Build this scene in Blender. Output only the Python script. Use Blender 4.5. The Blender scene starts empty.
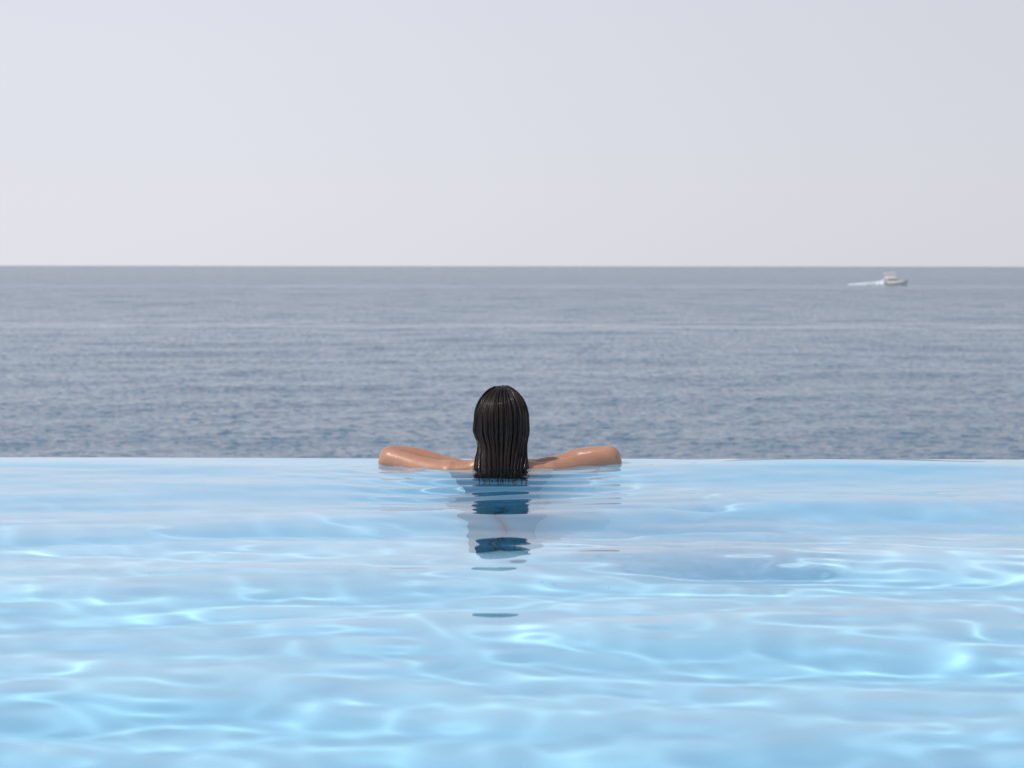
import bpy, bmesh, math, random
import numpy as np
from mathutils import Vector, Matrix

random.seed(7)
rng = np.random.default_rng(11)
scene = bpy.context.scene
COL = scene.collection
R = math.radians

# ------------------------------------------------------------------ measures
LENS = 70.0
FPX = 1024 * LENS / 36.0          # focal length in pixels
CAM_Z = 0.63                      # camera above the pool water (water is z = 0)
SEA_Z = -6.37                     # the sea lies this far below the pool
EDGE_Y = 6.53                     # outer rim of the pool's far wall
WALL_IN = 6.29                    # inner face of the far wall
POOL_YAW = R(-0.8)
DEPTH = -1.35
PX0 = -0.038                      # the bather's middle

# ------------------------------------------------------------------ helpers
def link(name, me, mat=None, parent=None, smooth=True):
    o = bpy.data.objects.new(name, me)
    COL.objects.link(o)
    if mat is not None:
        me.materials.append(mat)
    if smooth:
        me.polygons.foreach_set('use_smooth', [True] * len(me.polygons))
    if parent is not None:
        o.parent = parent
    return o

def tag(o, label=None, cat=None, group=None, kind=None):
    if label: o['label'] = label
    if cat: o['category'] = cat
    if group: o['group'] = group
    if kind: o['kind'] = kind
    return o

def grid_mesh(name, P):
    """P: (rows, cols, 3) array -> quad mesh facing +z for x along cols, y along rows."""
    nr, nc = P.shape[:2]
    me = bpy.data.meshes.new(name)
    me.vertices.add(nr * nc)
    me.vertices.foreach_set('co', P.reshape(-1).astype(np.float32))
    i = np.arange(nr - 1)[:, None] * nc + np.arange(nc - 1)[None, :]
    q = np.stack([i, i + 1, i + nc + 1, i + nc], -1).reshape(-1, 4)
    nq = len(q)
    me.loops.add(nq * 4)
    me.loops.foreach_set('vertex_index', q.reshape(-1).astype(np.int32))
    me.polygons.add(nq)
    me.polygons.foreach_set('loop_start', (np.arange(nq) * 4).astype(np.int32))
    me.polygons.foreach_set('loop_total', np.full(nq, 4, np.int32))
    me.update(calc_edges=True)
    me.validate()
    return me

def bm_mesh(name, bm):
    me = bpy.data.meshes.new(name)
    bmesh.ops.recalc_face_normals(bm, faces=bm.faces)
    bm.to_mesh(me); bm.free()
    return me

def add_box(bm, x0, x1, y0, y1, z0, z1):
    vs = [bm.verts.new((x, y, z)) for z in (z0, z1) for y in (y0, y1) for x in (x0, x1)]
    for f in ((0,2,3,1),(4,5,7,6),(0,1,5,4),(2,6,7,3),(0,4,6,2),(1,3,7,5)):
        bm.faces.new([vs[i] for i in f])

def add_ell(bm, c, r, rot=None, seg=20, rings=12):
    m = Matrix.Translation(c)
    if rot is not None: m = m @ rot.to_4x4()
    m = m @ Matrix.Diagonal((r[0], r[1], r[2], 1))
    bmesh.ops.create_uvsphere(bm, u_segments=seg, v_segments=rings, radius=1.0, matrix=m)

def add_tube(bm, pts, rads, flat=None, seg=14, caps=True):
    """tapered tube through pts; rads: radius (or (side, up) pair) per point; rounded ends."""
    pts = [Vector(p) for p in pts]
    n = len(pts)
    P, RR = [], []
    for i in range(n):
        r = rads[i]
        RR.append((r, r) if not isinstance(r, tuple) else r)
    rings = []
    frame = [None]
    def ring(c, t, ra, rb):
        up = frame[0]
        if up is None:
            up = Vector((0, 0, 1)) if abs(t.z) < 0.95 else Vector((0, 1, 0))
        s = t.cross(up).normalized(); u = s.cross(t).normalized()
        frame[0] = u
        return [bm.verts.new(c + s * (ra * math.cos(a)) + u * (rb * math.sin(a)))
                for a in [2 * math.pi * k / seg for k in range(seg)]]
    def tang(i):
        a = pts[max(i - 1, 0)]; b = pts[min(i + 1, n - 1)]
        return (b - a).normalized()
    if caps:
        t = tang(0); r = RR[0]; rm = min(r)
        for k in (80, 55, 28):
            rings.append(ring(pts[0] - t * rm * math.sin(R(k)), t, r[0] * math.cos(R(k)), r[1] * math.cos(R(k))))
    for i in range(n):
        rings.append(ring(pts[i], tang(i), *RR[i]))
    if caps:
        t = tang(n - 1); r = RR[-1]; rm = min(r)
        for k in (28, 55, 80):
            rings.append(ring(pts[-1] + t * rm * math.sin(R(k)), t, r[0] * math.cos(R(k)), r[1] * math.cos(R(k))))
    for a, b in zip(rings, rings[1:]):
        for k in range(seg):
            bm.faces.new((a[k], a[(k + 1) % seg], b[(k + 1) % seg], b[k]))
    bm.faces.new(rings[0][::-1]); bm.faces.new(rings[-1])

# ------------------------------------------------------------------ materials
def new_mat(name):
    m = bpy.data.materials.new(name); m.use_nodes = True
    nt = m.node_tree
    for n in list(nt.nodes): nt.nodes.remove(n)
    out = nt.nodes.new('ShaderNodeOutputMaterial')
    return m, nt, out

def principled(name, col, rough=0.5, noise=None, **kw):
    m, nt, out = new_mat(name)
    b = nt.nodes.new('ShaderNodeBsdfPrincipled')
    b.inputs['Base Color'].default_value = (*col, 1)
    b.inputs['Roughness'].default_value = rough
    for k, v in kw.items():
        b.inputs[k.replace('_', ' ')].default_value = v
    if noise:                       # (scale, amount): uneven colour
        tc = nt.nodes.new('ShaderNodeTexCoord')
        nz = nt.nodes.new('ShaderNodeTexNoise'); nz.inputs['Scale'].default_value = noise[0]
        nz.inputs['Detail'].default_value = 5
        nt.links.new(tc.outputs['Object'], nz.inputs['Vector'])
        mx = nt.nodes.new('ShaderNodeMix'); mx.data_type = 'RGBA'
        mx.inputs['A'].default_value = (*[c * (1 - noise[1]) for c in col], 1)
        mx.inputs['B'].default_value = (*[min(1, c * (1 + noise[1])) for c in col], 1)
        nt.links.new(nz.outputs['Fac'], mx.inputs['Factor'])
        nt.links.new(mx.outputs['Result'], b.inputs['Base Color'])
    nt.links.new(b.outputs[0], out.inputs['Surface'])
    return m, nt, b

# pool water: clear glass-like surface (the blue is the lining's)
M_water, nt, out = new_mat('pool_water')
g = nt.nodes.new('ShaderNodeBsdfGlass'); g.inputs['IOR'].default_value = 1.333
g.inputs['Roughness'].default_value = 0.0
nt.links.new(g.outputs[0], out.inputs['Surface'])
M_tile, nt, b = principled('pool_render', (0.37, 0.735, 0.90), 0.6, noise=(1.3, 0.04))
M_lip, nt, b = principled('pool_lip', (0.44, 0.74, 0.89), 0.45, noise=(9, 0.06))

# skin, tanned and wet
M_skin, nt, b = principled('wet_skin', (0.45, 0.215, 0.125), 0.42, noise=(17, 0.14))
b.inputs['Subsurface Weight'].default_value = 0.12
b.inputs['Subsurface Radius'].default_value = (1.0, 0.35, 0.2)
b.inputs['Subsurface Scale'].default_value = 0.006
b.inputs['Coat Weight'].default_value = 0.2; b.inputs['Coat Roughness'].default_value = 0.3
b.inputs['Coat Weight'].default_value = 0.25
tcs = nt.nodes.new('ShaderNodeTexCoord'); nr = nt.nodes.new('ShaderNodeTexNoise'); nr.inputs['Scale'].default_value = 75; nr.inputs['Detail'].default_value = 5
mrr = nt.nodes.new('ShaderNodeMapRange'); mrr.inputs['From Min'].default_value = 0.35; mrr.inputs['From Max'].default_value = 0.65
mrr.inputs['To Min'].default_value = 0.28; mrr.inputs['To Max'].default_value = 0.60
nt.links.new(tcs.outputs['Object'], nr.inputs['Vector']); nt.links.new(nr.outputs['Fac'], mrr.inputs['Value']); nt.links.new(mrr.outputs[0], b.inputs['Roughness'])
tc = nt.nodes.new('ShaderNodeTexCoord'); nz = nt.nodes.new('ShaderNodeTexNoise')
nz.inputs['Scale'].default_value = 160; nz.inputs['Detail'].default_value = 4
bp = nt.nodes.new('ShaderNodeBump'); bp.inputs['Strength'].default_value = 0.3; bp.inputs['Distance'].default_value = 0.004
nt.links.new(tc.outputs['Object'], nz.inputs['Vector']); nt.links.new(nz.outputs['Fac'], bp.inputs['Height'])
nt.links.new(bp.outputs[0], b.inputs['Normal'])

# wet dark hair
M_hair, nt, b = principled('wet_hair', (0.016, 0.010, 0.008), 0.42)
b.inputs['Specular IOR Level'].default_value = 0.26
b.inputs['Coat Weight'].default_value = 0.14; b.inputs['Coat Roughness'].default_value = 0.10
tc = nt.nodes.new('ShaderNodeTexCoord'); mp = nt.nodes.new('ShaderNodeMapping')
mp.inputs['Scale'].default_value = (520, 520, 12)
nz = nt.nodes.new('ShaderNodeTexNoise'); nz.inputs['Scale'].default_value = 1; nz.inputs['Detail'].default_value = 3
bp = nt.nodes.new('ShaderNodeBump'); bp.inputs['Strength'].default_value = 0.5; bp.inputs['Distance'].default_value = 0.002
nt.links.new(tc.outputs['Object'], mp.inputs['Vector']); nt.links.new(mp.outputs[0], nz.inputs['Vector'])
nt.links.new(nz.outputs['Fac'], bp.inputs['Height']); nt.links.new(bp.outputs[0], b.inputs['Normal'])
cr = nt.nodes.new('ShaderNodeValToRGB')
cr.color_ramp.elements[0].position = 0.40; cr.color_ramp.elements[0].color = (0.006, 0.004, 0.004, 1)
cr.color_ramp.elements[1].position = 0.66; cr.color_ramp.elements[1].color = (0.034, 0.016, 0.010, 1)
mp2 = nt.nodes.new('ShaderNodeMapping'); mp2.inputs['Scale'].default_value = (110, 110, 5)
nz2 = nt.nodes.new('ShaderNodeTexNoise'); nz2.inputs['Scale'].default_value = 1; nz2.inputs['Detail'].default_value = 3
nt.links.new(tc.outputs['Object'], mp2.inputs['Vector']); nt.links.new(mp2.outputs[0], nz2.inputs['Vector'])
av = nt.nodes.new('ShaderNodeMix'); av.inputs['Factor'].default_value = 0.6
nt.links.new(nz.outputs['Fac'], av.inputs['A']); nt.links.new(nz2.outputs['Fac'], av.inputs['B'])
nt.links.new(av.outputs['Result'], cr.inputs[0]); nt.links.new(cr.outputs[0], b.inputs['Base Color'])
wr = nt.nodes.new('ShaderNodeMapRange'); wr.inputs['From Min'].default_value = 0.38; wr.inputs['From Max'].default_value = 0.62
wr.inputs['To Min'].default_value = 0.55; wr.inputs['To Max'].default_value = 0.26
nt.links.new(nz2.outputs['Fac'], wr.inputs['Value']); nt.links.new(wr.outputs[0], b.inputs['Roughness'])

M_suit, _, _ = principled('blue_swim_fabric', (0.06, 0.27, 0.39), 0.7)
M_eye, _, _ = principled('eye_white', (0.75, 0.73, 0.70), 0.2)
M_hull, _, _ = principled('boat_hull_white', (0.80, 0.76, 0.70), 0.5)
M_cabin, _, _ = principled('boat_cabin_cream', (0.88, 0.85, 0.76), 0.4)
M_red, _, _ = principled('boat_dull_red', (0.34, 0.22, 0.26), 0.5)
M_bglass, _, _ = principled('boat_dark_window', (0.16, 0.19, 0.21), 0.08)
M_steel, _, _ = principled('boat_steel', (0.35, 0.35, 0.36), 0.45, Metallic=1.0)
M_foam, _, _ = principled('sea_foam', (0.86, 0.88, 0.90), 0.9, noise=(2.0, 0.08))
M_rock, nt, b = principled('coastal_rock', (0.26, 0.22, 0.18), 0.9, noise=(0.8, 0.4))
M_conc, nt, b = principled('wall_render', (0.55, 0.55, 0.53), 0.85, noise=(2.5, 0.1))

# sea
M_sea, nt, out = new_mat('sea_water')
b = nt.nodes.new('ShaderNodeBsdfPrincipled')
b.inputs['Base Color'].default_value = (0.070, 0.142, 0.212, 1)
b.inputs['Roughness'].default_value = 0.12; b.inputs['IOR'].default_value = 1.333
geo = nt.nodes.new('ShaderNodeNewGeometry')
tc = nt.nodes.new('ShaderNodeTexCoord')
def noise_vec(scale, detail, stretch, dist=0.0):
    mp = nt.nodes.new('ShaderNodeMapping'); mp.inputs['Scale'].default_value = stretch
    n = nt.nodes.new('ShaderNodeTexNoise'); n.inputs['Scale'].default_value = scale
    n.inputs['Detail'].default_value = detail; n.inputs['Roughness'].default_value = 0.6
    nt.links.new(tc.outputs['Object'], mp.inputs['Vector']); nt.links.new(mp.outputs[0], n.inputs['Vector'])
    return n
def vmath(op, a, bv):
    v = nt.nodes.new('ShaderNodeVectorMath'); v.operation = op
    for i, s in enumerate((a, bv)):
        if s is None: continue
        if isinstance(s, tuple): v.inputs[i].default_value = s
        else: nt.links.new(s, v.inputs[i])
    return v
na = noise_vec(4.6, 4, (0.6, 1.0, 1.0))
# long drifting bands of calmer and rougher water (wind streaks)
nb = noise_vec(1.0, 3, (0.0016, 0.012, 1.0))
mr = nt.nodes.new('ShaderNodeMapRange'); mr.inputs['From Min'].default_value = 0.35; mr.inputs['From Max'].default_value = 0.68
mr.inputs['To Min'].default_value = 1.2; mr.inputs['To Max'].default_value = 0.75
nt.links.new(nb.outputs['Fac'], mr.inputs['Value'])
cen = vmath('SUBTRACT', na.outputs['Color'], (0.5, 0.5, 0.5))
flat = vmath('MULTIPLY', cen.outputs[0], (1.6, 1.6, 0.0))
sc_ = nt.nodes.new('ShaderNodeVectorMath'); sc_.operation = 'SCALE'
nt.links.new(flat.outputs[0], sc_.inputs[0]); # slicks: two long belts of smoother water lying across the view
sxy = nt.nodes.new('ShaderNodeSeparateXYZ'); nt.links.new(tc.outputs['Object'], sxy.inputs[0])
nw = noise_vec(1.0, 4, (0.02, 0.004, 1.0))
def mth(op, a, bv):
    v = nt.nodes.new('ShaderNodeMath'); v.operation = op
    for i_, q_ in enumerate((a, bv)):
        if q_ is None: continue
        if isinstance(q_, (int, float)): v.inputs[i_].default_value = q_
        else: nt.links.new(q_, v.inputs[i_])
    return v.outputs[0]
tot = None
for yc, hw in ((232, 17), (690, 95)):
    d_ = mth('DIVIDE', mth('ABSOLUTE', mth('SUBTRACT', sxy.outputs['Y'], yc), None), hw)
    p_ = mth('MAXIMUM', mth('SUBTRACT', 1.0, d_), 0.0)
    tot = p_ if tot is None else mth('ADD', tot, p_)
slick = mth('MULTIPLY', tot, mth('MULTIPLY', nw.outputs['Fac'], 1.5))
off_ = nt.nodes.new('ShaderNodeMapRange')     # the wind freshens away from the shore
nt.links.new(sxy.outputs['Y'], off_.inputs['Value'])
off_.inputs['From Min'].default_value = 90; off_.inputs['From Max'].default_value = 650
off_.inputs['To Min'].default_value = 1.0; off_.inputs['To Max'].default_value = 4.6
keep = mth('MULTIPLY', mth('MAXIMUM', mth('SUBTRACT', 1.0, slick), 0.3), off_.outputs[0])
nt.links.new(mth('MULTIPLY', mr.outputs[0], keep), sc_.inputs['Scale'])
ad = vmath('ADD', geo.outputs['Normal'], sc_.outputs[0])
nm = vmath('NORMALIZE', ad.outputs[0], None)
nt.links.new(nm.outputs[0], b.inputs['Normal'])
nt.links.new(b.outputs[0], out.inputs['Surface'])

# ------------------------------------------------------------------ waves
def wave_set(n, lmin, lmax, power, main_dir, spread):
    lam = np.exp(rng.uniform(math.log(lmin), math.log(lmax), n))
    th = main_dir + rng.normal(0, spread, n)
    return lam, 2 * math.pi / lam * np.cos(th), 2 * math.pi / lam * np.sin(th), rng.uniform(0, 2 * math.pi, n), lam ** power

def wave_height(X, Y, ws, slope_rms, spacing=None):
    lam, kx, ky, ph, amp = ws
    k = 2 * math.pi / lam
    amp = amp * slope_rms / math.sqrt(np.sum((amp * k) ** 2) / 2)
    Z = np.zeros_like(X)
    for i in range(len(lam)):
        c = amp[i] * np.sin(kx[i] * X + ky[i] * Y + ph[i])
        if spacing is not None:
            c = c * np.clip((lam[i] / spacing - 3.0) / 3.0, 0, 1)
        Z += c
    return Z

def spaced(fine0, fine1, step, far0, far1, grow=1.25):
    """1-D coordinates: even between fine0 and fine1, stretching out to far0 / far1."""
    mid = list(np.arange(fine0, fine1 + step * 0.5, step))
    lo, s, v = [], step, fine0
    while v > far0:
        s *= grow; v -= s; lo.append(max(v, far0))
    hi, s, v = [], step, mid[-1]
    while v < far1:
        s *= grow; v += s; hi.append(min(v, far1))
    return np.array(lo[::-1] + mid + hi)

# ------------------------------------------------------------------ pool
pool_m = Matrix.Translation((0, EDGE_Y, 0)) @ Matrix.Rotation(POOL_YAW, 4, 'Z')   # local y = 0 is the rim

xs = spaced(-2.3, 2.3, 0.014, -9.0, 9.0, 1.2)
ys = spaced(-5.2, -0.03, 0.012, -11.0, -0.03, 1.2)
X, Y = np.meshgrid(xs, ys)
swell = wave_set(90, 0.15, 0.52, 0.9, R(91), 0.50)
rip = wave_set(80, 0.09, 0.19, 1.1, R(80), 1.2)
Z = wave_height(X, Y, swell, 0.0190) + wave_height(X, Y, rip, 0.0075) + wave_height(X, Y, wave_set(24, 0.5, 1.2, 1.0, R(90), 0.33), 0.026)
Z = Z * (0.12 + 0.88 * np.clip(-Y / 0.2, 0, 1))
# small rings spreading from the bather
rd = np.hypot((X - PX0) * 0.5, Y + 0.36)
Z += 0.0052 * np.exp(-((X - PX0) / .34) ** 2) * np.sin(rd * 2 * math.pi / 0.165 + 1.2 * np.sin(X * 4.0) + 0.8 * np.sin(X * 11 + Y * 5)) * np.exp(-((rd - .45) / .50) ** 2) * np.clip(-(Y + .30) / .3, 0, 1)
Z += 0.0015 * np.sin(rd * 2 * math.pi / 0.075 + 2.0 * np.sin(X * 6.0)) * np.exp(-((rd - .05) / .30) ** 2) * np.clip(-(Y + .12) / .15, 0, 1)
P = np.stack([X, Y, Z], -1)
rows = [P]
lastz = Z[-1]
for dy, dz in ((0.012, -0.0008), (0.024, -0.0035), (0.033, -0.009), (0.038, -0.018), (0.040, -0.04), (0.041, -0.12), (0.042, -0.45)):
    r = np.stack([xs, np.full_like(xs, -0.03 + dy), lastz * max(0, 1 - dy / 0.04) + dz], -1)[None]
    rows.append(r)
me = grid_mesh('pool_water', np.concatenate(rows, 0))
water = link('pool_water', me, M_water); water.matrix_world = pool_m
tag(water, 'clear pale blue rippled pool water', 'water', kind='structure')
water.cycles.is_caustics_caster = True

# basin: floor and three side walls (one lining)
bm = bmesh.new()
yi = WALL_IN - EDGE_Y
def quad(*p): bm.faces.new([bm.verts.new(q) for q in p])
x0, x1, y0, z0, z1 = -9.0, 9.0, -11.0, DEPTH, 0.12
quad((x0, y0, z0), (x1, y0, z0), (x1, yi + .1, z0), (x0, yi + .1, z0))
quad((x0, y0, z0), (x0, yi + .1, z0), (x0, yi + .1, z1), (x0, y0, z1))
quad((x1, yi + .1, z0), (x1, y0, z0), (x1, y0, z1), (x1, yi + .1, z1))
quad((x1, y0, z0), (x0, y0, z0), (x0, y0, z1), (x1, y0, z1))
floor = link('pool_floor', bm_mesh('pool_floor', bm), M_tile, smooth=False); floor.matrix_world = pool_m
bpy.context.view_layer.update()
tag(floor, 'pale blue lining of the pool under the water', 'pool floor', kind='structure')
floor.cycles.is_caustics_receiver = True

# far wall with the lip the water runs over; profile extruded along x
LEAN = 0.36
prof = [(yi - LEAN - .42, DEPTH - 0.1), (yi - LEAN - .42, DEPTH + .002), (yi - LEAN - .26, DEPTH + .012), (yi - LEAN - .13, DEPTH + .05), (yi - LEAN - .03, DEPTH + .12), (yi - LEAN + .04, DEPTH + .22), (yi, -0.055), (yi + 0.012, -0.036), (yi + 0.04, -0.028), (-0.035, -0.010), (-0.012, -0.011), (-0.003, -0.022), (0, -0.05), (0, -1.6), (0.0, -7.5), (yi, -7.5)]
bm = bmesh.new()
L = [[bm.verts.new((x, a, c)) for a, c in prof] for x in (-9.3, 9.3)]
n = len(prof)
for k in range(n):
    bm.faces.new((L[0][k], L[0][(k + 1) % n], L[1][(k + 1) % n], L[1][k]))
bm.faces.new(L[0]); bm.faces.new(L[1][::-1])
wall = link('pool_edge_wall', bm_mesh('pool_edge_wall', bm), M_lip, smooth=False); wall.matrix_world = pool_m
tag(wall, 'pale blue infinity edge wall of the pool under the folded arms', 'pool wall')
wall.cycles.is_caustics_receiver = True

# shore below the wall
gx = np.linspace(-60, 60, 90); gy = np.linspace(0.06, 16, 40)
X, Y = np.meshgrid(gx, gy)
Z = -3.2 - (Y / 16) * 5.0 + wave_height(X, Y, wave_set(30, 1.2, 9, 1.1, 0.5, 1.6), 0.35)
Z = np.minimum(Z, -2.2)
shore = link('shore_ground', grid_mesh('shore_ground', np.stack([X, Y + EDGE_Y + 0.1, Z], -1)), M_rock, smooth=False)
tag(shore, 'brown rocky shore below the pool wall', 'ground', kind='structure')

# ------------------------------------------------------------------ sea
th = spaced(-R(19), R(19), R(38) / 520, -R(88), R(88), 1.12)
rr = [10.0]
while rr[-1] < 48: rr.append(rr[-1] * 1.03)
while rr[-1] < 260: rr.append(rr[-1] * 1.0019)
while rr[-1] < 2600: rr.append(rr[-1] * 1.0036)
while rr[-1] < 60000: rr.append(rr[-1] * 1.05)
rr = np.array(rr)
TH, RR_ = np.meshgrid(-th[::-1], rr)
TH = -TH[:, ::-1]
TH, RR_ = np.meshgrid(th, rr)
X = RR_ * np.sin(TH); Y = RR_ * np.cos(TH)
sp = np.gradient(rr)[:, None] * np.ones_like(TH)
sp = np.maximum(sp, RR_ * np.gradient(th)[None, :])
Z = wave_height(X, Y, wave_set(90, 0.34, 2.2, 0.9, R(-80), 0.6), 0.098, sp)
Z += wave_height(X, Y, wave_set(36, 4.0, 26.0, 0.9, R(-72), 0.5), 0.030, sp)
sea = link('sea_water', grid_mesh('sea_water', np.stack([X, Y, Z], -1)), M_sea)
sea.location.z = SEA_Z
tag(sea, 'grey blue open sea with small waves to the horizon', 'sea', kind='structure')

# ------------------------------------------------------------------ bather
BY = 6.235                                             # depth of the head
person = None
bm = bmesh.new()
# head and neck (local x about the bather's middle, world y / z)
add_ell(bm, (0, BY - 0.004, 0.150), (0.071, 0.090, 0.092))             # skull
add_ell(bm, (0, BY + 0.040, 0.105), (0.058, 0.056, 0.075))             # face
add_ell(bm, (0, BY + 0.066, 0.055), (0.033, 0.030, 0.026))             # chin
add_tube(bm, [(0.050, BY + .01, .085), (0.028, BY + .065, .05)], [0.018, 0.016], seg=10)
add_tube(bm, [(-0.050, BY + .01, .085), (-0.028, BY + .065, .05)], [0.018, 0.016], seg=10)
add_tube(bm, [(0, BY + .092, .135), (0, BY + .108, .103)], [0.009, 0.014], seg=10)   # nose
add_ell(bm, (0.011, BY + .099, .100), (0.009, 0.010, 0.007)); add_ell(bm, (-0.011, BY + .099, .100), (0.009, 0.010, 0.007))
add_ell(bm, (0, BY + .089, .076), (0.022, 0.010, 0.006)); add_ell(bm, (0, BY + .088, .067), (0.019, 0.010, 0.0065))   # lips
add_tube(bm, [(-.045, BY + .070, .145), (-.012, BY + .088, .147)], [.009, .009], seg=8)
add_tube(bm, [(.045, BY + .070, .145), (.012, BY + .088, .147)], [.009, .009], seg=8)
for s in (-1, 1):                                                        # ears
    add_ell(bm, (s * 0.0745, BY + .006, .113), (0.008, 0.017, 0.027), Matrix.Rotation(s * R(24), 3, 'Z'))
    add_ell(bm, (s * 0.070, BY + .012, .092), (0.007, 0.010, 0.010))
add_tube(bm, [(0, BY - .018, .09), (0, BY - .030, .02), (0, BY - .034, -.05)], [(.050, .054), (.050, .050), (.064, .055)])
# torso
tors = [(-.025, .07, .050, -.028), (-.065, .148, .068, -.028), (-.13, .156, .088, -.034), (-.24, .140, .092, -.042),
        (-.34, .120, .085, -.065), (-.42, .118, .085, -.075), (-.52, .150, .098, -.08), (-.60, .160, .100, -.08), (-.66, .14, .088, -.08)]
segs = 28
rings = []
for z, a, bb, oy in tors:
    rings.append([bm.verts.new((a * math.cos(t), BY + oy + bb * math.sin(t), z)) for t in [2 * math.pi * k / segs for k in range(segs)]])
for a, b2 in zip(rings, rings[1:]):
    for k in range(segs):
        bm.faces.new((a[k], a[(k + 1) % segs], b2[(k + 1) % segs], b2[k]))
bm.faces.new(rings[0]); bm.faces.new(rings[-1][::-1])
for s in (-1, 1):
    add_ell(bm, (s * .062, BY + .020, -.20), (.058, .040, .055))                       # bust
    add_ell(bm, (s * .075, BY - .145, -.60), (.075, .062, .085))                       # seat
    # trapezius and shoulder blade
    add_tube(bm, [(s * .03, BY - .034, .020), (s * .085, BY - .034, -.008), (s * .150, BY - .026, -.024)], [.034, .032, .040])
    # legs, standing on the pool floor on the balls of the feet
    add_tube(bm, [(s * .076, BY - .08, -.62), (s * .066, BY - .055, -.78), (s * .052, BY - .03, -.93), (s * .050, BY - .035, -.965),
                  (s * .047, BY - .065, -1.06), (s * .043, BY - .09, -1.20), (s * .041, BY - .105, -1.27)],
             [.086, .070, .049, .047, .048, .033, .029])
    add_tube(bm, [(s * .041, BY - .115, -1.285), (s * .043, BY - .04, -1.315), (s * .046, BY + .03, -1.333)], [(.028, .030), (.034, .024), (.038, .014)])
    for k in range(5):
        x = s * (.020 + .0132 * k)
        add_tube(bm, [(x, BY + .03, -1.336), (x + s * .002, BY + .075 - .008 * k, -1.340)], [.0095, .008], seg=8)
    up = 0.0 if s < 0 else .006
    # upper arm: shoulder -> elbow, raised onto the lip
    add_ell(bm, (s * .156, BY - .022, -.024), (.047, .044, .046))
    add_tube(bm, [(s * .156, BY - .020, -.024), (s * .205, BY + .016, -.018 + up), (s * .262, BY + .056, -.006 + up), (s * .318, BY + .096, .008), (s * .350, BY + .118, .014)],
             [.044, .040, .0350, .033, .036])
    # elbow: the two knobs and the point of the bone
    add_ell(bm, (s * .352, BY + .126, .0165), (.036, .034, .038))
    add_ell(bm, (s * .371, BY + .112, .004), (.020, .019, .022))
    add_ell(bm, (s * .338, BY + .098, .026), (.018, .015, .015))
    # forearm lying along the lip, then wrist
    wy = BY + (.118 if s < 0 else .152)
    add_tube(bm, [(s * .350, BY + .136, .0195), (s * .308, BY + .146, .0185), (s * .25, BY + .146 + (wy - BY - .118) * .4, .014), (s * .185, (wy + BY + .146) / 2, .002), (s * .128, wy, -.004)],
             [(.036, .0350), (.039, .0340), (.035, .0295), (.028, .0215), (.026, .0165)])
    # hand: palm, four fingers, thumb
    pb = Vector((s * .125, wy, -.005)); pc = Vector((s * .055, wy - .004, -.0055))
    add_tube(bm, [pb, (s * .095, wy - .001, -.004), (s * .065, wy - .003, -.004), pc], [(.026, .0150), (.034, .0145), (.037, .0135), (.036, .012)])
    for k in range(4):
        oy = (k - 1.5) * .0185
        ln = (.062, .072, .068, .054)[k]
        p0 = Vector((s * .064, wy - .003 + oy, -.004))
        d = Vector((-s, oy * 2.2, 0)).normalized()
        add_tube(bm, [p0, p0 + d * ln * .42 + Vector((0, 0, .005)), p0 + d * ln * .74 + Vector((0, 0, .001)), p0 + d * ln + Vector((0, 0, -.003))],
                 [.0088, .0083, .0076, .0066], seg=10)
    tside = -1
    t0 = Vector((s * .105, wy + tside * .020, -.005))
    add_tube(bm, [t0, (s * .083, wy + tside * .036, -.005), (s * .060, wy + tside * .0440, -.005), (s * .040, wy + tside * .045, -.007)], [.0125, .0105, .0092, .0076], seg=10)

for v in bm.verts:          # the body leans back with the sloping wall
    if v.co.z < -.1: v.co.y -= .31 * (-.1 - v.co.z)
body_raw = bpy.data.objects.new('person_raw', bm_mesh('person_raw', bm))
COL.objects.link(body_raw)
md = body_raw.modifiers.new('r', 'REMESH'); md.mode = 'VOXEL'; md.voxel_size = 0.0042
sm = body_raw.modifiers.new('s', 'SMOOTH'); sm.factor = 0.5; sm.iterations = 9
dg = bpy.context.evaluated_depsgraph_get()
bme = bpy.data.meshes.new_from_object(body_raw.evaluated_get(dg))
bpy.data.objects.remove(body_raw)
bme.materials.clear()
bme.name = 'person'
person = link('person', bme, M_skin)
person.location = (PX0, 0, 0)
tag(person, 'person with long wet dark hair resting folded arms on the pool edge', 'person')

# swimwear cut from the body's own surface
def clothing(name, test):
    src = bmesh.new(); src.from_mesh(bme)
    src.normal_update()
    dele = [f for f in src.faces if not test(f.calc_center_median())]
    bmesh.ops.delete(src, geom=dele, context='FACES')
    for v in src.verts: v.co += v.normal * 0.0035
    me = bpy.data.meshes.new(name); src.to_mesh(me); src.free(); me.materials.clear()
    return link(name, me, M_suit, person)
clothing('swimsuit', lambda c: -1.40 < c.z < -.105 + .02 * math.cos(c.x * 30) and abs(c.x) < .19)
for s in (-1, 1):
    bm = bmesh.new(); add_ell(bm, (s * .030, BY + .080, .131), (.0115, .0115, .0085))
    link('eye', bm_mesh('eye', bm), M_eye, person)

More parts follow.
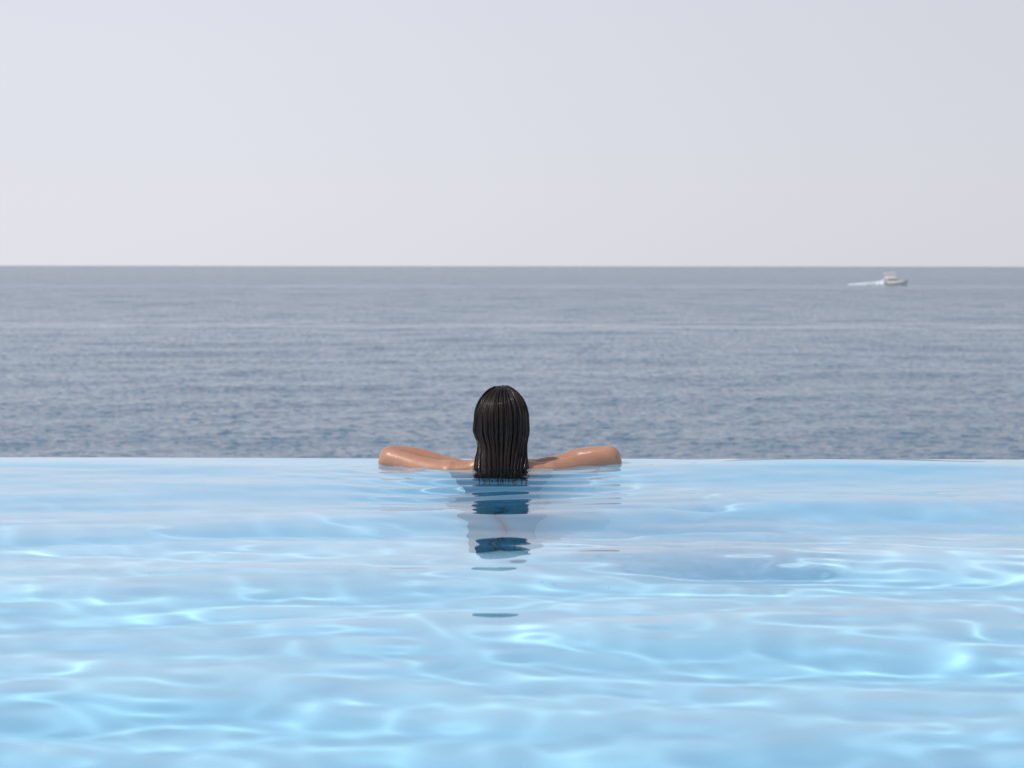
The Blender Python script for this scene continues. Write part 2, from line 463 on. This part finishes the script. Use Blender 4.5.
# ---- hair: wet, combed back from a low centre parting, hanging to the water
HAIR_LEN = 0.44
def hair_point(phi, t, off):
    """phi: angle about the head, 0 = back (-y), +90 = +x side; t: 0 at the crown, 1 at the tip."""
    ax, ay, az = 0.0785 + off, 0.0955 + off, 0.0945 + off
    cx, cy, cz = 0.005, BY - 0.004, 0.1510
    sx, sy = math.sin(phi), -math.cos(phi)
    back = max(0.0, math.cos(phi))
    if t < 0.42:
        a = (t / 0.42) * math.pi / 2
        # parting: strands of the sides start from a line along the top
        px, py = 0.0, 0.034 * (1 - back)
        x = cx + sx * ax * math.sin(a) + px
        y = cy + sy * ay * math.sin(a) + py * (1 - math.sin(a))
        z = cz + az * math.cos(a)
        return Vector((x, y, z))
    u = (t - 0.42) / 0.58
    z = cz - u * HAIR_LEN
    # first straight down the head ...
    x0 = cx + sx * ax; y0 = cy + sy * ay + 0.006 * math.sin(min(1, u * 2.6) * math.pi) ** 2 * back
    ear = math.exp(-((abs(phi) - R(86)) / R(18)) ** 2 - ((z - .112) / .022) ** 2)
    x0 += math.copysign(.0065 if sx < 0 else .002, sx) * ear
    x0 -= sx * (.017 if sx < 0 else .005) * math.exp(-((z - .060) / .032) ** 2)
    # ... then gathered to a curtain over the back and on down under the water
    q = max(-1.0, min(1.0, phi / R(100)))
    x1 = cx + (.088 + .02 * max(0, -z)) * q
    y1 = BY - 0.100 - off - (.004 if z > 0 else .004 + min(.055, -z * .40)) + .012 * q * q
    if z < -.1: y1 -= .31 * (-.1 - z)
    k = min(1.0, max(0.0, (u - .07) / 0.34)); k = k * k * (3 - 2 * k)
    return Vector((x0 + (x1 - x0) * k, y0 + (y1 - y0) * k, z))

bm = bmesh.new()
nphi, nt_ = 72, 44
lo, hi = -R(118), R(118)
ringv = []
for j in range(nt_):
    t = 0.02 + 0.80 * j / (nt_ - 1)
    row = []
    for i in range(nphi):
        phi = lo + (hi - lo) * i / (nphi - 1)
        lim = 1.0 if abs(phi) < R(85) else max(.60, 1.0 - (abs(phi) - R(85)) / R(33) * .40)
        p = hair_point(phi, t * lim * (1 + .05 * math.sin(phi * 11 + 1) + .035 * math.sin(phi * 29)), -0.003 + 0.0020 * math.sin(phi * 19 + 2.6 * math.sin(t * 4 + phi * 2)) + .0014 * math.sin(phi * 43 + t * 4 + 1.7 * math.sin(phi * 7)))
        row.append(bm.verts.new(p))
    ringv.append(row)
for a, b2 in zip(ringv, ringv[1:]):
    for i in range(nphi - 1):
        bm.faces.new((a[i], b2[i], b2[i + 1], a[i + 1]))
# forehead hairline cap: closes the shell over the front of the crown
add_ell(bm, (0.003, BY + 0.010, 0.150), (0.069, 0.078, 0.091), seg=32, rings=20)
sel = [f for f in bm.faces if len(f.verts) <= 4 and f.calc_center_median().y > BY + .052 and f.calc_center_median().z < .205]
bmesh.ops.delete(bm, geom=sel, context='FACES')
# strands, gathered into wet clumps towards the tips
nclump = 25
clumps = [lo * .80 + (hi - lo) * .80 * (i + random.uniform(-.62, .62)) / (nclump - 1) for i in range(nclump)]
clen = [random.uniform(.86, 1.02) for _ in clumps]
cthick = [random.uniform(.001, .0075) for _ in clumps]
meander = [(random.uniform(0, 6.28), random.uniform(.02, .085), random.uniform(3, 9)) for _ in clumps]
for i in range(980):
    stray = i >= 920
    tie = random.choice((.35, .6, .8, .9, .95))
    phi = random.uniform(lo * .86, hi * .86)
    c = min(range(nclump), key=lambda q: abs(clumps[q] - phi))
    off = random.uniform(-.0010, .0022) + cthick[c] * max(0, 1 - abs(clumps[c] - phi) / R(5))
    if stray: off += .003
    end = clen[c] * random.uniform(.74, .97) if not stray else random.uniform(.60, .74)
    lim = 1.0 if abs(phi) < R(85) else max(.6, 1.0 - (abs(phi) - R(85)) / R(33) * .4)
    t0 = random.uniform(.0, .12)
    wob = random.uniform(0, 6.28); wa = random.uniform(.004, .016) if not stray else random.uniform(.03, .07)
    pts, rad = [], []
    N = 30
    r0 = random.uniform(.0006, .0017)
    for k in range(N):
        q = k / (N - 1); t = (t0 + (end - t0) * q) * lim
        pull = min(1, max(0, (q - .25) / .42)) ** 1.1 * tie
        ph = phi + (clumps[c] - phi) * pull + wa * math.sin(q * 7 + wob) + meander[c][1] * pull * math.sin(q * meander[c][2] + meander[c][0])
        pts.append(hair_point(ph, t, off * (1 - .4 * q) + .0012 * math.sin(q * 5 + wob)))
        rad.append(r0 * (1.0 if q < .75 else 1.0 - .78 * (q - .75) / .25))
    add_tube(bm, pts, rad, seg=5, caps=False)
hair = link('hair', bm_mesh('hair', bm), M_hair, person)
person.cycles.is_caustics_receiver = True

# ------------------------------------------------------------------ motorboat
boat = bpy.data.objects.new('motorboat', None); COL.objects.link(boat)
BD = 753.0
boat.location = ((894.5 - 512) / FPX * BD, BD, SEA_Z - 0.40)
boat.rotation_euler = (0, R(-2.0), R(4)); boat.scale = (.95, .95, .95)
tag(boat, 'small cream motorboat with upper deck speeding across the distant sea', 'motorboat')
def part(name, bm, mat, parent=boat, smooth=False):
    return link(name, bm_mesh(name, bm), mat, parent, smooth)
# hull by stations along x (stern -5 .. bow +5.4): half beam at deck, deck height, keel height, half beam at chine
bm = bmesh.new()
st = [(-5.0, 1.55, 1.35, -.35, 1.35), (-3.0, 1.65, 1.35, -.45, 1.42), (-1.0, 1.68, 1.40, -.5, 1.42), (1.0, 1.62, 1.52, -.48, 1.30),
      (2.6, 1.38, 1.70, -.38, .95), (3.9, .95, 1.90, -.10, .50), (4.8, .45, 2.05, .55, .20), (5.4, .06, 2.15, 1.6, .04)]
secs = []
for x, hb, dz, kz, cb in st:
    cz = kz + (dz - kz) * .38
    secs.append([bm.verts.new(p) for p in ((x, -hb, dz), (x, -cb, cz), (x, 0, kz), (x, cb, cz), (x, hb, dz))])
for a, b2 in zip(secs, secs[1:]):
    for k in range(4): bm.faces.new((a[k], a[k + 1], b2[k + 1], b2[k]))
    bm.faces.new((a[4], a[0], b2[0], b2[4]))
bm.faces.new(secs[0]); bm.faces.new(secs[-1])
hull = part('hull', bm, M_hull)
bm = bmesh.new()       # rubbing band along the topsides
for s in (-1, 1):
    a = [(x, s * (hb + .03), dz - .10) for x, hb, dz, kz, cb in st]
    add_tube(bm, a, [.07] * len(a), seg=6)
part('rubbing_strip', bm, M_red, hull)
bm = bmesh.new(); add_tube(bm, [(4.3, 0, 1.9), (5.35, 0, 2.12)], [(.5, .25), (.16, .12)], seg=8); part('bow_cushion', bm, M_red)
def taper_box(bm, x0, x1, w, z0, z1, fx0=0, fx1=0, fw=0):
    v = [bm.verts.new(p) for p in ((x0, -w, z0), (x1, -w, z0), (x1, w, z0), (x0, w, z0),
         (x0 + fx0, -w + fw, z1), (x1 - fx1, -w + fw, z1), (x1 - fx1, w - fw, z1), (x0 + fx0, w - fw, z1))]
    for f in ((0, 3, 2, 1), (4, 5, 6, 7), (0, 1, 5, 4), (1, 2, 6, 5), (2, 3, 7, 6), (3, 0, 4, 7)): bm.faces.new([v[i] for i in f])
bm = bmesh.new(); taper_box(bm, -3.4, 1.5, 1.28, 1.36, 3.05, .1, 1.1, .12); cabin = part('cabin', bm, M_cabin)
bm = bmesh.new(); taper_box(bm, 1.2, 3.6, 1.0, 1.5, 2.15, .0, .9, .15); part('fore_cabin', bm, M_cabin)
for s in (-1, 1):
    for (xa, xb) in ((-2.9, -1.6), (-1.4, -.2), (0.0, .75)):
        bm = bmesh.new(); add_box(bm, xa, xb, s * 1.215 - .035, s * 1.215 + .035, 2.15, 2.72); part('window', bm, M_bglass, cabin)
bm = bmesh.new(); taper_box(bm, -4.6, .9, 1.45, 3.06, 3.22, 0, .3, 0); part('upper_deck', bm, M_cabin)
bm = bmesh.new(); taper_box(bm, -3.6, .3, 1.15, 3.22, 4.35, 0.1, .7, .1); part('bridge_coaming', bm, M_hull)
bm = bmesh.new(); taper_box(bm, -4.2, .1, 1.3, 5.05, 5.35, .1, .3, .05); part('canopy', bm, M_cabin)
for s in (-1, 1):
    for x in (-3.4, -.9):
        bm = bmesh.new(); add_tube(bm, [(x, s * 1.05, 3.2), (x + .05, s * 1.05, 5.08)], [.06, .06], seg=8); part('canopy_post', bm, M_steel)
bm = bmesh.new(); add_tube(bm, [(-3.0, 0, 5.3), (-3.2, 0, 7.1)], [.07, .04], seg=8); part('mast', bm, M_steel)
bm = bmesh.new()
for s in (-1, 1):
    a = [(x, s * (hb - .12), dz + .65) for x, hb, dz, kz, cb in st[3:7]] + [(5.2, 0, 2.75)]
    add_tube(bm, a, [.03] * len(a), seg=6)
    for (x, y, z), (_, hb, dz, _, _) in zip(a, st[3:7]): add_tube(bm, [(x, y, dz - .02), (x, y, z)], [.025, .025], seg=6)
part('bow_rail', bm, M_steel)

# wake: churned foam and spray behind the stern
bm = bmesh.new()
ico = bmesh.new(); bmesh.ops.create_icosphere(ico, subdivisions=1, radius=1.0)
iv = np.array([v.co[:] for v in ico.verts]); fi = [[v.index for v in f.verts] for f in ico.faces]; ico.free()
FV, FF = [], []
for i in range(1300):
    d = random.random() ** 1.1 * 13.0
    env = .75 * math.exp(-d / 2.2) + 1.25 * (1 - d / 19)
    z = min(abs(random.gauss(0, .42)) * env, 2.0); y = random.gauss(0, .5 + d * .07)
    r = random.uniform(.14, .38) * (1.35 if d < 3 else 1.0)
    n0 = len(FV) * len(iv)
    FV.append(iv * np.array([r * 1.6, r * 1.2, r * random.uniform(.6, 1.0)]) + np.array([-d, y, z]))
    FF += [[n0 + q for q in f] for f in fi]
wm = bpy.data.meshes.new('wake_foam'); wm.from_pydata(np.concatenate(FV).tolist(), [], FF); wm.update()
wk = link('wake_foam', wm, M_foam)
wk.location = boat.matrix_basis @ Vector((-4.4, 0, 0.30)); wk.rotation_euler = (0, 0, R(-3))
tag(wk, 'white foaming wake trailing behind the distant motorboat', 'wake', kind='stuff')

# ------------------------------------------------------------------ sky, sun, camera
SUN_EL, SUN_DIR = R(50), Vector((-0.87, -0.48, 0)).normalized()
S = Vector((SUN_DIR.x * math.cos(SUN_EL), SUN_DIR.y * math.cos(SUN_EL), math.sin(SUN_EL)))
w = bpy.data.worlds.new('World'); scene.world = w; w.use_nodes = True
nt = w.node_tree; nt.nodes.clear()
wo = nt.nodes.new('ShaderNodeOutputWorld'); bg = nt.nodes.new('ShaderNodeBackground')
sky = nt.nodes.new('ShaderNodeTexSky'); sky.sky_type = 'NISHITA'; sky.sun_disc = False
sky.sun_elevation = SUN_EL
sky.sun_rotation = math.atan2(SUN_DIR.x, SUN_DIR.y)
sky.air_density = 1.0; sky.dust_density = 0.6; sky.ozone_density = 1.0; sky.altitude = 0
# sea haze: the lowest degrees of the sky whiten towards the horizon
tc = nt.nodes.new('ShaderNodeTexCoord'); sx = nt.nodes.new('ShaderNodeSeparateXYZ')
nt.links.new(tc.outputs['Generated'], sx.inputs[0])
hz = nt.nodes.new('ShaderNodeMapRange'); hz.interpolation_type = 'SMOOTHSTEP'
hz.inputs['From Min'].default_value = 0.08; hz.inputs['From Max'].default_value = 0.6
hz.inputs['To Min'].default_value = 0.93; hz.inputs['To Max'].default_value = 0.30
nt.links.new(sx.outputs['Z'], hz.inputs['Value'])
mx = nt.nodes.new('ShaderNodeMix'); mx.data_type = 'RGBA'
dv = nt.nodes.new('ShaderNodeVectorMath'); dv.operation = 'DOT_PRODUCT'
dv.inputs[1].default_value = (SUN_DIR.x, SUN_DIR.y, 0)
nt.links.new(tc.outputs['Generated'], dv.inputs[0])
az = nt.nodes.new('ShaderNodeMapRange'); az.interpolation_type = 'SMOOTHSTEP'
az.inputs['From Min'].default_value = -0.85; az.inputs['From Max'].default_value = -0.25
az.inputs['To Min'].default_value = 0.87; az.inputs['To Max'].default_value = 1.03
nt.links.new(dv.outputs['Value'], az.inputs['Value'])
hc = nt.nodes.new('ShaderNodeVectorMath'); hc.operation = 'SCALE'
hc.inputs[0].default_value = (6.15, 6.22, 6.82)
nt.links.new(az.outputs[0], hc.inputs['Scale'])
nt.links.new(hc.outputs[0], mx.inputs['B'])
nt.links.new(hz.outputs[0], mx.inputs['Factor']); nt.links.new(sky.outputs[0], mx.inputs['A'])
nt.links.new(mx.outputs['Result'], bg.inputs['Color'])
bg.inputs['Strength'].default_value = 0.12
nt.links.new(bg.outputs[0], wo.inputs['Surface'])

sl = bpy.data.lights.new('sun', 'SUN'); sl.energy = 2.7; sl.angle = R(0.7); sl.color = (1.0, 0.95, 0.88)
sl.cycles.is_caustics_light = True
so = bpy.data.objects.new('sun', sl); COL.objects.link(so)
so.rotation_euler = S.to_track_quat('Z', 'Y').to_euler(); so.location = S * 30

cd = bpy.data.cameras.new('camera'); cd.lens = LENS; cd.sensor_width = 36
cd.clip_start = 0.05; cd.clip_end = 200000
cd.dof.use_dof = True; cd.dof.focus_distance = 6.15; cd.dof.aperture_fstop = 6.7
co = bpy.data.objects.new('camera', cd); COL.objects.link(co)
pitch = math.atan((384 - 266) / FPX)
co.matrix_world = Matrix.Translation((0, 0, CAM_Z)) @ Matrix.Rotation(math.pi / 2 - pitch, 4, 'X') @ Matrix.Rotation(R(0.06), 4, 'Z')
scene.camera = co

scene.view_settings.view_transform = 'Standard'; scene.view_settings.look = 'None'
scene.view_settings.exposure = 0.0; scene.view_settings.gamma = 1.0
cy = scene.cycles
cy.use_denoising = True
cy.max_bounces = 12; cy.transmission_bounces = 10; cy.diffuse_bounces = 4; cy.glossy_bounces = 4
cy.caustics_refractive = True; cy.caustics_reflective = True
cy.blur_glossy = 0.3
cy.sample_clamp_indirect = 6.0
